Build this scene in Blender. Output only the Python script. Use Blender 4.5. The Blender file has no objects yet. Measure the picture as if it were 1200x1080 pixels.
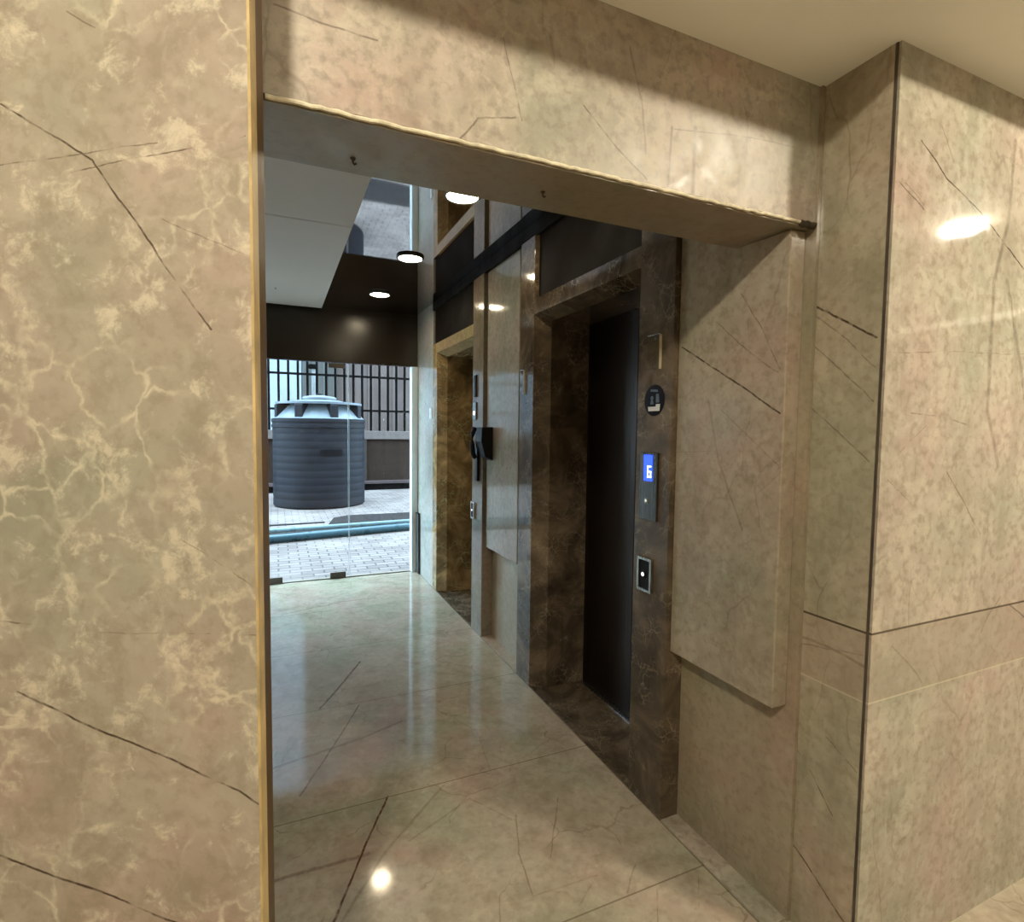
import bpy, bmesh, math, random
from mathutils import Vector, Matrix
random.seed(7)
S = bpy.context.scene
COL = S.collection

# ------------------------------------------------------------------ camera
FW = Vector((0.40096538, 0.91429163, -0.05742463))
RT = Vector((0.91601121, -0.40097971, 0.01177868))
UP = Vector((0.01225696, 0.05732445, 0.99828036))
cd = bpy.data.cameras.new('camera')
cam = bpy.data.objects.new('camera', cd)
COL.objects.link(cam)
cd.sensor_width = 36.0
cd.lens = 628.9 / 1200 * 36.0
cd.clip_start = 0.02
M = Matrix.Identity(4)
for i in range(3):
    M[i][0], M[i][1], M[i][2] = RT[i], UP[i], -FW[i]
M.translation = Vector((0, 0, 1.5))
cam.matrix_world = M
S.camera = cam

# ------------------------------------------------------------------ world + exposure
w = bpy.data.worlds.new('overcast_sky')
S.world = w
w.use_nodes = True
wn = w.node_tree.nodes
bg = wn['Background']
bg.inputs[0].default_value = (0.57, 0.78, 1.0, 1)
bg.inputs[1].default_value = 15.5
S.view_settings.view_transform = 'Standard'
S.view_settings.look = 'None'
S.view_settings.gamma = 1.0
S.view_settings.use_curve_mapping = False
S.view_settings.exposure = 0.0
LOBBY_LAMP = 545.0        # radiance of the lobby downlights
HALL_LAMP = 72.0          # radiance of the corridor downlights
LOBBY_COL = (1.0, 0.92, 0.74)
HALL_COL = (1.0, 0.84, 0.58)

# ------------------------------------------------------------------ node helpers
class NT:
    def __init__(self, name):
        self.mat = bpy.data.materials.new(name)
        self.mat.use_nodes = True
        self.t = self.mat.node_tree
        self.n = self.t.nodes
        self.b = self.n['Principled BSDF']
        self.P = self.new('ShaderNodeTexCoord').outputs['Object']
    def new(self, k, **kw):
        x = self.n.new(k)
        for a, v in kw.items():
            setattr(x, a, v)
        return x
    def put(self, sock, v):
        if isinstance(v, bpy.types.NodeSocket):
            self.t.links.new(v, sock)
        else:
            if sock.type == 'RGBA' and isinstance(v, (tuple, list)) and len(v) == 3:
                v = (*v, 1)
            sock.default_value = v
    def math(self, op, a, b=0.0, c=None, clamp=False):
        x = self.new('ShaderNodeMath', operation=op, use_clamp=clamp)
        self.put(x.inputs[0], a); self.put(x.inputs[1], b)
        if c is not None: self.put(x.inputs[2], c)
        return x.outputs[0]
    def vec(self, op, a, b=None, s=None):
        x = self.new('ShaderNodeVectorMath', operation=op)
        self.put(x.inputs[0], a)
        if b is not None: self.put(x.inputs[1], b)
        if s is not None: self.put(x.inputs['Scale'], s)
        return x.outputs['Value'] if op in ('DOT_PRODUCT', 'LENGTH') else x.outputs[0]
    def noise(self, v, scale, detail=4, rough=.55, dist=0.0, col=False):
        x = self.new('ShaderNodeTexNoise')
        self.put(x.inputs['Vector'], v); x.inputs['Scale'].default_value = scale
        x.inputs['Detail'].default_value = detail; x.inputs['Roughness'].default_value = rough
        x.inputs['Distortion'].default_value = dist
        return x.outputs['Color'] if col else x.outputs[0]
    def vor(self, v, scale, feature='DISTANCE_TO_EDGE'):
        x = self.new('ShaderNodeTexVoronoi', feature=feature)
        self.put(x.inputs['Vector'], v); x.inputs['Scale'].default_value = scale
        return x.outputs['Distance']
    def remap(self, v, a, b, c=0.0, d=1.0, smooth=True):
        x = self.new('ShaderNodeMapRange', interpolation_type='SMOOTHSTEP' if smooth else 'LINEAR')
        self.put(x.inputs[0], v)
        for i, k in enumerate((a, b, c, d)): self.put(x.inputs[i + 1], k)
        return x.outputs[0]
    def mix(self, f, a, b, mode='MIX'):
        x = self.new('ShaderNodeMix', data_type='RGBA', blend_type=mode)
        self.put(x.inputs[0], f); self.put(x.inputs[6], a); self.put(x.inputs[7], b)
        return x.outputs[2]
    def ramp(self, f, stops):
        x = self.new('ShaderNodeValToRGB')
        e = x.color_ramp.elements
        while len(e) < len(stops): e.new(0.5)
        for el, (p, c) in zip(e, stops): el.position = p; el.color = (*c, 1)
        self.put(x.inputs[0], f)
        return x.outputs[0]
    def sep(self, v):
        x = self.new('ShaderNodeSeparateXYZ'); self.put(x.inputs[0], v); return x.outputs
    def warp(self, v, scale, amt, detail=3):
        c = self.noise(v, scale, detail, col=True)
        return self.vec('ADD', v, self.vec('SCALE', self.vec('SUBTRACT', c, (.5, .5, .5)), s=amt))
    def mapping(self, v, rot=(0, 0, 0), sc=(1, 1, 1), loc=(0, 0, 0)):
        x = self.new('ShaderNodeMapping'); self.put(x.inputs[0], v)
        x.inputs['Location'].default_value = loc; x.inputs['Rotation'].default_value = rot; x.inputs['Scale'].default_value = sc
        return x.outputs[0]
    def out(self, col, rough=.5, metal=0.0, spec=None, bump=None, bstr=.2, bdist=.01):
        self.put(self.b.inputs['Base Color'], col)
        self.put(self.b.inputs['Roughness'], rough)
        self.put(self.b.inputs['Metallic'], metal)
        if spec is not None: self.put(self.b.inputs['Specular IOR Level'], spec)
        if bump is not None:
            bn = self.new('ShaderNodeBump'); bn.inputs['Strength'].default_value = bstr; bn.inputs['Distance'].default_value = bdist
            self.put(bn.inputs['Height'], bump); self.t.links.new(bn.outputs[0], self.b.inputs['Normal'])
        return self.mat

def seg_group():
    g = bpy.data.node_groups.new('vein_segment', 'ShaderNodeTree')
    for nm, ty in (('P', 'NodeSocketVector'), ('A', 'NodeSocketVector'), ('D', 'NodeSocketVector'), ('K', 'NodeSocketFloat'), ('W', 'NodeSocketFloat'), ('S', 'NodeSocketFloat')):
        g.interface.new_socket(nm, in_out='INPUT', socket_type=ty)
    g.interface.new_socket('M', in_out='OUTPUT', socket_type='NodeSocketFloat')
    n, l = g.nodes, g.links
    i, o = n.new('NodeGroupInput'), n.new('NodeGroupOutput')
    def vm(op, *a):
        x = n.new('ShaderNodeVectorMath'); x.operation = op
        for k, s in a: l.new(s, x.inputs[k])
        return x
    q = vm('SUBTRACT', (0, i.outputs['P']), (1, i.outputs['A']))
    d = vm('DOT_PRODUCT', (0, q.outputs[0]), (1, i.outputs['D']))
    m = n.new('ShaderNodeMath'); m.operation = 'MULTIPLY'; m.use_clamp = True
    l.new(d.outputs['Value'], m.inputs[0]); l.new(i.outputs['K'], m.inputs[1])
    s = vm('SCALE', (0, i.outputs['D'])); l.new(m.outputs[0], s.inputs['Scale'])
    r = vm('SUBTRACT', (0, q.outputs[0]), (1, s.outputs[0]))
    ln = vm('LENGTH', (0, r.outputs[0]))
    mr = n.new('ShaderNodeMapRange'); mr.interpolation_type = 'SMOOTHSTEP'
    w2 = n.new('ShaderNodeMath'); w2.operation = 'MULTIPLY'; w2.inputs[1].default_value = .35
    l.new(i.outputs['W'], w2.inputs[0])
    w3 = n.new('ShaderNodeMath'); w3.operation = 'MULTIPLY'; w3.inputs[1].default_value = 1.7
    l.new(i.outputs['W'], w3.inputs[0])
    l.new(ln.outputs['Value'], mr.inputs[0]); l.new(w2.outputs[0], mr.inputs[1]); l.new(w3.outputs[0], mr.inputs[2])
    l.new(i.outputs['S'], mr.inputs[3]); mr.inputs[4].default_value = 0.0
    l.new(mr.outputs[0], o.inputs[0])
    return g
SEG = seg_group()

# long natural cracks and veins that can be told apart, as 3D segments (x0 y0 z0 x1 y1 z1 width strength)
VEINS = {
    'left': [(-0.38, 1.09, 1.986, -0.254, 1.035, 1.905, 0.0016, 0.75),(-0.254, 1.035, 1.905, -0.159, 0.993, 1.755, 0.0016, 0.75),(-0.159, 0.993, 1.755, -0.092, 0.964, 1.651, 0.0016, 0.75),(-0.383, 1.092, 1.895, -0.296, 1.054, 1.909, 0.0012, 0.45),(-0.296, 1.054, 1.909, -0.161, 0.994, 1.932, 0.0012, 0.45),(-0.285, 1.049, 1.887, -0.155, 0.992, 1.915, 0.0013, 0.6),(-0.155, 0.992, 1.915, -0.038, 0.94, 1.943, 0.0013, 0.6),(-0.158, 0.993, 1.817, -0.098, 0.967, 1.789, 0.001, 0.35),(-0.098, 0.967, 1.789, -0.042, 0.942, 1.767, 0.001, 0.35),(-0.39, 1.095, 1.067, -0.228, 1.024, 0.987, 0.002, 0.85),(-0.228, 1.024, 0.987, -0.063, 0.951, 0.906, 0.002, 0.85),(-0.063, 0.951, 0.906, -0.035, 0.939, 0.883, 0.002, 0.85),(-0.427, 1.111, 0.789, -0.293, 1.052, 0.736, 0.002, 0.8),(-0.293, 1.052, 0.736, -0.158, 0.993, 0.675, 0.002, 0.8),(-0.411, 1.104, 1.185, -0.38, 1.09, 1.182, 0.0014, 0.5),(-0.38, 1.09, 1.182, -0.346, 1.075, 1.179, 0.0014, 0.5),(-0.169, 0.998, 1.336, -0.089, 0.963, 1.285, 0.001, 0.35),(-0.089, 0.963, 1.285, -0.033, 0.938, 1.241, 0.001, 0.35),(-0.282, 1.047, 2.12, -0.245, 1.031, 2.099, 0.0012, 0.4),(-0.36, 1.081, 1.046, -0.297, 1.054, 1.024, 0.001, 0.2),(-0.273, 1.043, 1.168, -0.028, 0.936, 1.166, 0.0009, 0.4)],
    'beam': [(0.003, 1.099, 2.257, 0.09, 1.099, 2.25, 0.0014, 0.5),(0.09, 1.099, 2.25, 0.187, 1.099, 2.25, 0.0014, 0.5),(0.451, 1.099, 2.329, 0.471, 1.099, 2.256, 0.0013, 0.45),(0.471, 1.099, 2.256, 0.497, 1.099, 2.173, 0.0013, 0.45),(0.35, 1.099, 2.091, 0.395, 1.099, 2.153, 0.0014, 0.5),(0.395, 1.099, 2.153, 0.482, 1.099, 2.175, 0.0014, 0.5),(0.652, 1.099, 2.238, 0.735, 1.099, 2.171, 0.0015, 0.5),(0.735, 1.099, 2.171, 0.831, 1.099, 2.111, 0.0015, 0.5),(0.772, 1.099, 2.403, 0.81, 1.099, 2.286, 0.002, 0.3),(0.81, 1.099, 2.286, 0.826, 1.099, 2.171, 0.002, 0.3),(0.901, 1.099, 2.248, 0.893, 1.099, 2.093, 0.0025, 0.35),(0.909, 1.099, 2.246, 1.104, 1.099, 2.277, 0.0012, 0.35),(1.104, 1.099, 2.277, 1.325, 1.099, 2.294, 0.0012, 0.35),(0.976, 1.099, 2.265, 0.974, 1.099, 2.093, 0.004, 0.2)],
    'panel': [(1.36, 1.568, 1.809, 1.36, 1.355, 1.688, 0.002, 0.85),(1.36, 1.355, 1.688, 1.36, 1.138, 1.559, 0.002, 0.85),(1.36, 1.302, 1.94, 1.36, 1.224, 1.832, 0.0014, 0.4),(1.36, 1.224, 1.832, 1.36, 1.144, 1.689, 0.0014, 0.4),(1.36, 1.4, 1.869, 1.36, 1.253, 1.745, 0.0014, 0.4),(1.36, 1.253, 1.745, 1.36, 1.15, 1.678, 0.0014, 0.4),(1.36, 1.368, 1.576, 1.36, 1.24, 1.479, 0.0012, 0.35),(1.36, 1.24, 1.479, 1.36, 1.137, 1.405, 0.0012, 0.35),(1.36, 1.428, 1.607, 1.36, 1.372, 1.405, 0.003, 0.25),(1.36, 1.372, 1.405, 1.36, 1.261, 1.192, 0.003, 0.25),(1.36, 1.593, 1.424, 1.36, 1.381, 1.439, 0.001, 0.25)],
    'right': [(1.433, 1.132, 1.893, 1.433, 1.029, 1.826, 0.002, 0.8),(1.433, 1.029, 1.826, 1.433, 0.913, 1.754, 0.002, 0.8),(1.433, 1.126, 1.869, 1.433, 1.001, 1.765, 0.0014, 0.35),(1.433, 1.001, 1.765, 1.433, 0.914, 1.675, 0.0014, 0.35),(1.433, 1.127, 1.785, 1.433, 1.009, 1.68, 0.0014, 0.4),(1.433, 1.009, 1.68, 1.433, 0.912, 1.586, 0.0014, 0.4),(1.433, 1.118, 1.596, 1.433, 1.013, 1.508, 0.0014, 0.4),(1.433, 1.013, 1.508, 1.433, 0.919, 1.43, 0.0014, 0.4),(1.433, 1.131, 0.581, 1.433, 1.043, 0.501, 0.0014, 0.5),(1.433, 1.043, 0.501, 1.433, 0.97, 0.415, 0.0014, 0.5),(1.433, 1.148, 0.272, 1.433, 1.044, 0.218, 0.002, 0.7),(1.433, 1.044, 0.218, 1.433, 0.921, 0.139, 0.002, 0.7),(1.433, 0.999, 0.632, 1.433, 0.909, 0.582, 0.0012, 0.4),(1.433, 1.125, 0.891, 1.433, 1.009, 0.895, 0.003, 0.3),(1.433, 1.009, 0.895, 1.433, 0.906, 0.881, 0.003, 0.3),(1.433, 1.124, 0.865, 1.433, 0.912, 0.909, 0.0015, 0.3)],
    'front': [(1.536, 0.891, 2.258, 1.655, 0.891, 2.189, 0.0016, 0.75),(1.655, 0.891, 2.189, 1.824, 0.891, 2.124, 0.0016, 0.75),(1.824, 0.891, 2.124, 2.064, 0.891, 2.002, 0.0016, 0.75),(2.064, 0.891, 2.002, 2.4, 0.891, 1.825, 0.0016, 0.75),(1.736, 0.891, 2.166, 1.812, 0.891, 2.11, 0.001, 0.4),(1.454, 0.891, 2.14, 1.562, 0.891, 2.089, 0.0014, 0.5),(1.482, 0.891, 2.143, 1.558, 0.891, 2.101, 0.001, 0.35),(1.463, 0.891, 1.712, 1.74, 0.891, 1.733, 0.001, 0.35),(1.74, 0.891, 1.733, 2.095, 0.891, 1.75, 0.001, 0.35),(1.555, 0.891, 1.558, 1.678, 0.891, 1.554, 0.0014, 0.4),(1.678, 0.891, 1.554, 1.811, 0.891, 1.532, 0.0014, 0.4),(1.733, 0.891, 1.396, 1.826, 0.891, 1.302, 0.0014, 0.5),(1.826, 0.891, 1.302, 1.92, 0.891, 1.206, 0.0014, 0.5),(1.513, 0.891, 1.453, 1.622, 0.891, 1.527, 0.001, 0.3),(1.469, 0.891, 1.381, 1.576, 0.891, 1.313, 0.001, 0.3),(1.974, 0.891, 2.355, 1.965, 0.891, 2.123, 0.006, 0.22),(1.965, 0.891, 2.123, 1.909, 0.891, 1.945, 0.006, 0.22),(1.909, 0.891, 1.945, 1.915, 0.891, 1.576, 0.006, 0.22),(1.915, 0.891, 1.576, 1.993, 0.891, 1.411, 0.006, 0.22),(1.976, 0.891, 1.953, 2.073, 0.891, 1.735, 0.006, 0.2),(2.073, 0.891, 1.735, 2.148, 0.891, 1.529, 0.006, 0.2),(1.619, 0.891, 2.314, 1.681, 0.891, 2.235, 0.002, 0.25),(1.957, 0.891, 0.904, 1.989, 0.891, 0.953, 0.003, 0.3),(1.989, 0.891, 0.953, 2.05, 0.891, 0.999, 0.003, 0.3),(2.107, 0.891, 0.971, 2.256, 0.891, 0.885, 0.002, 0.5),(1.528, 0.891, 0.925, 1.647, 0.891, 0.826, 0.002, 0.25),(1.647, 0.891, 0.826, 1.669, 0.891, 0.797, 0.002, 0.25)],
    'floor': [(0.4, 2.134, 0.0, 0.283, 1.921, 0.0, 0.003, 0.85),(0.283, 1.921, 0.0, 0.138, 1.625, 0.0, 0.003, 0.85),(0.392, 2.921, 0.0, 0.224, 2.574, 0.0, 0.003, 0.6),(0.224, 2.574, 0.0, 0.07, 2.272, 0.0, 0.003, 0.6),(0.474, 3.48, 0.0, 0.329, 3.201, 0.0, 0.004, 0.5),(0.329, 3.201, 0.0, 0.194, 2.964, 0.0, 0.004, 0.5),(0.838, 1.829, 0.0, 0.769, 1.652, 0.0, 0.002, 0.35),(0.769, 1.652, 0.0, 0.74, 1.475, 0.0, 0.002, 0.35),(1.036, 1.852, 0.0, 0.863, 1.592, 0.0, 0.002, 0.4),(0.162, 1.621, 0.0, 0.329, 1.837, 0.0, 0.004, 0.15),(0.329, 1.837, 0.0, 0.628, 2.108, 0.0, 0.004, 0.15),(-0.033, 2.507, 0.0, 0.344, 2.592, 0.0, 0.006, 0.25),(0.344, 2.592, 0.0, 0.567, 2.673, 0.0, 0.006, 0.25),(-0.029, 1.863, 0.0, 0.131, 1.86, 0.0, 0.006, 0.25),(0.131, 1.86, 0.0, 0.274, 1.86, 0.0, 0.006, 0.25),(0.018, 4.61, 0.0, 0.494, 4.767, -0.0, 0.006, 0.2),(0.494, 4.767, -0.0, 0.786, 4.779, 0.0, 0.006, 0.2),(0.814, 1.815, 0.0, 0.701, 1.992, 0.0, 0.003, 0.2),(0.701, 1.992, 0.0, 0.426, 1.861, 0.0, 0.003, 0.2),(1.029, 1.37, 0.0, 1.13, 1.459, 0.0, 0.002, 0.3),(0.74, 1.475, 0.0, 0.976, 1.465, 0.0, 0.002, 0.2),(0.976, 1.465, 0.0, 0.863, 1.389, 0.0, 0.002, 0.2),(0.822, 2.612, 0.0, 0.897, 2.427, 0.0, 0.002, 0.2),(0.897, 2.427, 0.0, 0.841, 2.111, -0.0, 0.002, 0.2),(1.126, 1.34, 0.0, 1.043, 1.233, 0.0, 0.0015, 0.3),(1.305, 1.346, 0.0, 1.207, 1.237, 0.0, 0.0015, 0.3)],
}


def add_segments(t, P, segs, off=(0, 0, 0), wide=1.3):
    wp = t.warp(t.warp(P, 9.0, .012, 2), 60.0, .003, 1)
    m = None
    for a in segs:
        A = Vector(a[:3]) - Vector(off); D = Vector(a[3:6]) - Vector(a[:3])
        g = t.new('ShaderNodeGroup'); g.node_tree = SEG
        t.put(g.inputs['P'], wp)
        g.inputs['A'].default_value = A; g.inputs['D'].default_value = D
        g.inputs['K'].default_value = 1.0 / max(D.length_squared, 1e-9)
        g.inputs['W'].default_value = a[6] * wide; g.inputs['S'].default_value = min(1, a[7] * (1.9 if a[6] >= .004 else 1.25))
        m = g.outputs[0] if m is None else t.math('MAXIMUM', m, g.outputs[0])
    return t.math('MULTIPLY', m, t.remap(t.noise(P, 35, 3), .3, .55, .45, 1.0))

def joint(t, c, v, wd):
    return t.remap(t.math('ABSOLUTE', t.math('SUBTRACT', c, v)), wd * .5, wd, 1.0, 0.0)

def marble(name, segs=(), seed=0.0, tint=(1, 1, 1), breccia=.5, streak=.5, fine=.5, joints=(), rough=.12, off=(0, 0, 0), bands=(), vein_col=(.06, .035, .02), scale=1.0, rotz=0, wide=1.3):
    t = NT(name)
    P0 = t.vec('ADD', t.P, (seed, seed * .7, seed * 1.3))
    P = t.vec('SCALE', P0, s=scale)
    big = t.noise(P, 1.7, 5, .6, .8)
    hue = t.noise(t.vec('ADD', P, (7, 3, 1)), 2.6, 3, .5, .4)
    mul = lambda c: tuple(a * b for a, b in zip(c, tint))
    base = t.ramp(big, [(.30, mul((.26, .222, .17))), (.45, mul((.38, .325, .255))), (.58, mul((.46, .395, .315))), (.72, mul((.57, .50, .405)))])
    huec = t.ramp(hue, [(.36, mul((.31, .325, .235))), (.46, mul((.42, .375, .29))), (.55, mul((.44, .365, .295))), (.66, mul((.48, .335, .285)))])
    col = t.mix(.58, base, huec)
    # cloudy mottling
    mot = t.noise(t.warp(P, 4.0, .25), 15.0, 7, .62)
    col = t.mix(t.remap(mot, .40, .66, 0, .26 * fine + .04), col, mul((.66, .585, .47)))
    mot2 = t.noise(t.vec('ADD', P, (3, 9, 5)), 38.0, 5, .6)
    col = t.mix(t.remap(mot2, .45, .68, 0, .62 * fine), col, mul((.25, .205, .15)))
    if breccia > 0:
        wp = t.warp(t.warp(P, 5, .13, 5), 18, .05, 4)
        gate = t.remap(t.noise(t.vec('ADD', P, (1, 5, 2)), 4.2, 4), .44, .60, 0, 1)
        e = t.vor(wp, 11.0)
        band = t.math('MULTIPLY', t.remap(e, .0, .075, 1, 0), gate)
        brk = t.remap(t.noise(P, 30, 4, .65), .35, .65, .25, 1)
        col = t.mix(t.math('MULTIPLY', t.math('MULTIPLY', band, brk), .66 * breccia), col, mul((.80, .72, .55)))
        fl = t.remap(t.noise(t.warp(P, 9, .08), 14, 8, .72), .52, .66, 0, 1)
        col = t.mix(t.math('MULTIPLY', fl, .62 * breccia), col, mul((.80, .72, .56)))
        dk = t.remap(t.noise(t.warp(t.vec('ADD', P, (9, 2, 6)), 6, .3), 6, 7, .7), .50, .66, 0, 1)
        col = t.mix(t.math('MULTIPLY', dk, .6 * breccia), col, mul((.31, .265, .195)))
    if streak > 0:
        a = t.mapping(P, rot=(.15, .25, rotz), sc=(2.6, 2.6, .55))
        s1 = t.noise(t.warp(a, 1.5, .5), 3.0, 6, .6)
        col = t.mix(t.remap(s1, .46, .74, 0, .55 * streak), col, mul((.235, .20, .145)))
        ev = t.vor(t.warp(t.mapping(P, rot=(.3, .55, rotz), sc=(1.3, 1.3, .6)), 2.2, .35, 4), 2.4)
        g2 = t.remap(t.noise(P, 3.1, 2), .48, .62, 0, 1)
        col = t.mix(t.math('MULTIPLY', t.math('MULTIPLY', t.remap(ev, 0, .012, 1, 0), g2), .45 * streak), col, mul((.13, .095, .06)))
    X = t.sep(t.P)
    for ax, v0, v1, f, c in bands:            # a course of differently toned slabs
        mk = t.math('MULTIPLY', t.math('GREATER_THAN', X[ax], v0), t.math('LESS_THAN', X[ax], v1))
        col = t.mix(t.math('MULTIPLY', mk, f), col, c)
    if segs:
        col = t.mix(add_segments(t, t.P, segs, off, wide), col, vein_col)
    for ax, v, wd, st, c in joints:
        col = t.mix(t.math('MULTIPLY', joint(t, X[ax], v, wd), st), col, c)
    rg = t.remap(mot, .3, .7, rough * .8, rough * 1.35)
    return t.out(col, rg)

def dark_marble(name, seed=0.0, tint=1.0, rough=.09):
    t = NT(name)
    P = t.vec('ADD', t.P, (seed, seed * 1.7, seed * .4))
    big = t.noise(P, 4.0, 6, .62, .9)
    tn = tint if isinstance(tint, tuple) else (tint,) * 3
    c = lambda r, g, b: (min(.8, r * tn[0]), min(.8, g * tn[1]), min(.8, b * tn[2]))
    col = t.ramp(big, [(.30, c(.032, .024, .016)), (.48, c(.068, .050, .033)), (.60, c(.12, .088, .058)), (.74, c(.19, .145, .095))])
    wp = t.warp(t.warp(P, 5, .22, 4), 26, .03, 3)
    e = t.vor(wp, 8.0)
    g = t.remap(t.noise(t.vec('ADD', P, (4, 1, 8)), 6, 3), .45, .62, 0, 1)
    col = t.mix(t.math('MULTIPLY', t.math('MULTIPLY', t.remap(e, 0, .035, 1, 0), g), .45), col, c(.30, .235, .15))
    e2 = t.vor(t.warp(P, 9, .12, 4), 22)
    col = t.mix(t.math('MULTIPLY', t.math('MULTIPLY', t.remap(e2, 0, .05, 1, 0), g), .35), col, c(.30, .26, .19))
    return t.out(col, rough)

def plain(name, col, rough=.5, metal=0.0, var=.12, vs=8.0, bump=0.0, spec=None):
    t = NT(name)
    n = t.noise(t.P, vs, 5, .6)
    dk = tuple(x * (1 - var) for x in col); lt = tuple(min(1, x * (1 + var)) for x in col)
    c = t.ramp(n, [(.3, dk), (.7, lt)])
    return t.out(c, t.remap(n, .3, .7, rough * .85, min(1, rough * 1.15)), metal, spec, n if bump else None, bump)

def brushed(name, col, rough=.28, axis=2, metal=1.0):
    t = NT(name)
    sc = [220, 220, 220]; sc[axis] = 2.5
    n = t.noise(t.mapping(t.P, sc=sc), 1.0, 3)
    c = t.ramp(n, [(.3, tuple(x * .8 for x in col)), (.7, col)])
    return t.out(c, t.remap(n, .3, .7, rough * .8, rough * 1.25), metal)

def emit(name, col, strength, base=(.8, .8, .8)):
    t = NT(name)
    t.out(base, .4)
    t.put(t.b.inputs['Emission Color'], col)
    t.b.inputs['Emission Strength'].default_value = strength
    return t.mat

# ------------------------------------------------------------------ mesh helpers
def B(): return bmesh.new()
def box(bm, x0, x1, y0, y1, z0, z1, bev=0.0, seg=2):
    v = [bm.verts.new((x, y, z)) for x in (x0, x1) for y in (y0, y1) for z in (z0, z1)]
    f = [(0, 1, 3, 2), (4, 6, 7, 5), (0, 4, 5, 1), (2, 3, 7, 6), (0, 2, 6, 4), (1, 5, 7, 3)]
    fs = [bm.faces.new([v[i] for i in q]) for q in f]
    if bev:
        es = list({e for q in fs for e in q.edges})
        bmesh.ops.bevel(bm, geom=es, offset=bev, segments=seg, affect='EDGES', profile=.5)
    return bm
def prism(bm, poly, a0, a1, plane='xy', bev=0.0):
    def pt(p, a):
        return {'xy': (p[0], p[1], a), 'xz': (p[0], a, p[1]), 'yz': (a, p[0], p[1])}[plane]
    lo = [bm.verts.new(pt(p, a0)) for p in poly]; hi = [bm.verts.new(pt(p, a1)) for p in poly]
    fs = [bm.faces.new(lo), bm.faces.new(hi)]
    n = len(poly)
    for i in range(n):
        fs.append(bm.faces.new((lo[i], lo[(i + 1) % n], hi[(i + 1) % n], hi[i])))
    if bev:
        bmesh.ops.bevel(bm, geom=list({e for q in fs for e in q.edges}), offset=bev, segments=2, affect='EDGES', profile=.5)
    return bm
def lathe(bm, prof, c=(0, 0, 0), n=48, axis='z', cap=True):
    rings = []
    for r, h in prof:
        ring = []
        for k in range(n):
            a = 2 * math.pi * k / n
            p = (r * math.cos(a), r * math.sin(a), h)
            if axis == 'x': p = (h, r * math.cos(a), r * math.sin(a))
            if axis == 'y': p = (r * math.cos(a), h, r * math.sin(a))
            ring.append(bm.verts.new((p[0] + c[0], p[1] + c[1], p[2] + c[2])))
        rings.append(ring)
    for a, b in zip(rings, rings[1:]):
        for k in range(n):
            bm.faces.new((a[k], a[(k + 1) % n], b[(k + 1) % n], b[k]))
    if cap:
        bm.faces.new(rings[0]); bm.faces.new(rings[-1])
    return bm
def tube(bm, pts, r, n=10):
    rings = []
    pts = [Vector(p) for p in pts]
    for i, p in enumerate(pts):
        d = (pts[min(i + 1, len(pts) - 1)] - pts[max(i - 1, 0)]).normalized()
        u = d.cross(Vector((0, 0, 1)))
        if u.length < .1: u = d.cross(Vector((1, 0, 0)))
        u.normalize(); v = d.cross(u)
        rings.append([bm.verts.new(p + r * (math.cos(2 * math.pi * k / n) * u + math.sin(2 * math.pi * k / n) * v)) for k in range(n)])
    for a, b in zip(rings, rings[1:]):
        for k in range(n): bm.faces.new((a[k], a[(k + 1) % n], b[(k + 1) % n], b[k]))
    bm.faces.new(rings[0]); bm.faces.new(rings[-1])
    return bm
def wloc(o):
    v = Vector((0, 0, 0))
    while o is not None:
        v += o.location; o = o.parent
    return v
def obj(name, bm, mat, parent=None, origin=None, smooth=False, label=None, cat=None, group=None, kind=None):
    """link bm (built in world coordinates) as ONE mesh object"""
    bmesh.ops.recalc_face_normals(bm, faces=bm.faces)
    me = bpy.data.meshes.new(name)
    o = bpy.data.objects.new(name, me)
    COL.objects.link(o)
    if parent is not None:
        o.parent = parent
        sh = wloc(parent)
    else:
        sh = Vector(origin or (0, 0, 0)); o.location = sh
    bmesh.ops.translate(bm, vec=-sh, verts=bm.verts)
    bm.to_mesh(me); bm.free()
    me.materials.append(mat)
    if smooth:
        for p in me.polygons: p.use_smooth = True
        try: me.set_sharp_from_angle(angle=math.radians(35))
        except Exception: pass
    if label: o['label'] = label
    if cat: o['category'] = cat
    if group: o['group'] = group
    if kind: o['kind'] = kind
    return o
def struct(name, bm, mat, parent=None, **k):
    return obj(name, bm, mat, parent, kind=None if parent else 'structure', **k)
def thing(name, loc, label, cat, group=None):
    o = bpy.data.objects.new(name, None); COL.objects.link(o); o.location = loc
    o.empty_display_size = .1
    o['label'] = label; o['category'] = cat
    if group: o['group'] = group
    return o
def copy_tree(o, parent=None):
    c = o.copy(); COL.objects.link(c)
    if parent is not None: c.parent = parent
    for ch in list(o.children): copy_tree(ch, c)
    return c

# ------------------------------------------------------------------ dimensions (metres, camera eye at 1.5 over the origin)
XF, XP, XA = 1.338, 1.36, 1.433          # lift architrave faces, raised panels, right wall
YB, Y0, Y1 = .891, 1.099, 1.325          # front wall, beam front, beam back
ZL, ZB, ZC = 2.479, 2.089, 2.669         # lobby ceiling border, beam underside, corridor ceiling
YF = 5.524                               # end wall with the glass door
JK = (.07, .05, .03)
E = Vector((-.0306, .937, 0)); EL = Vector((-.91580, .40163, 0))   # left marble face: right edge and direction to the left

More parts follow.
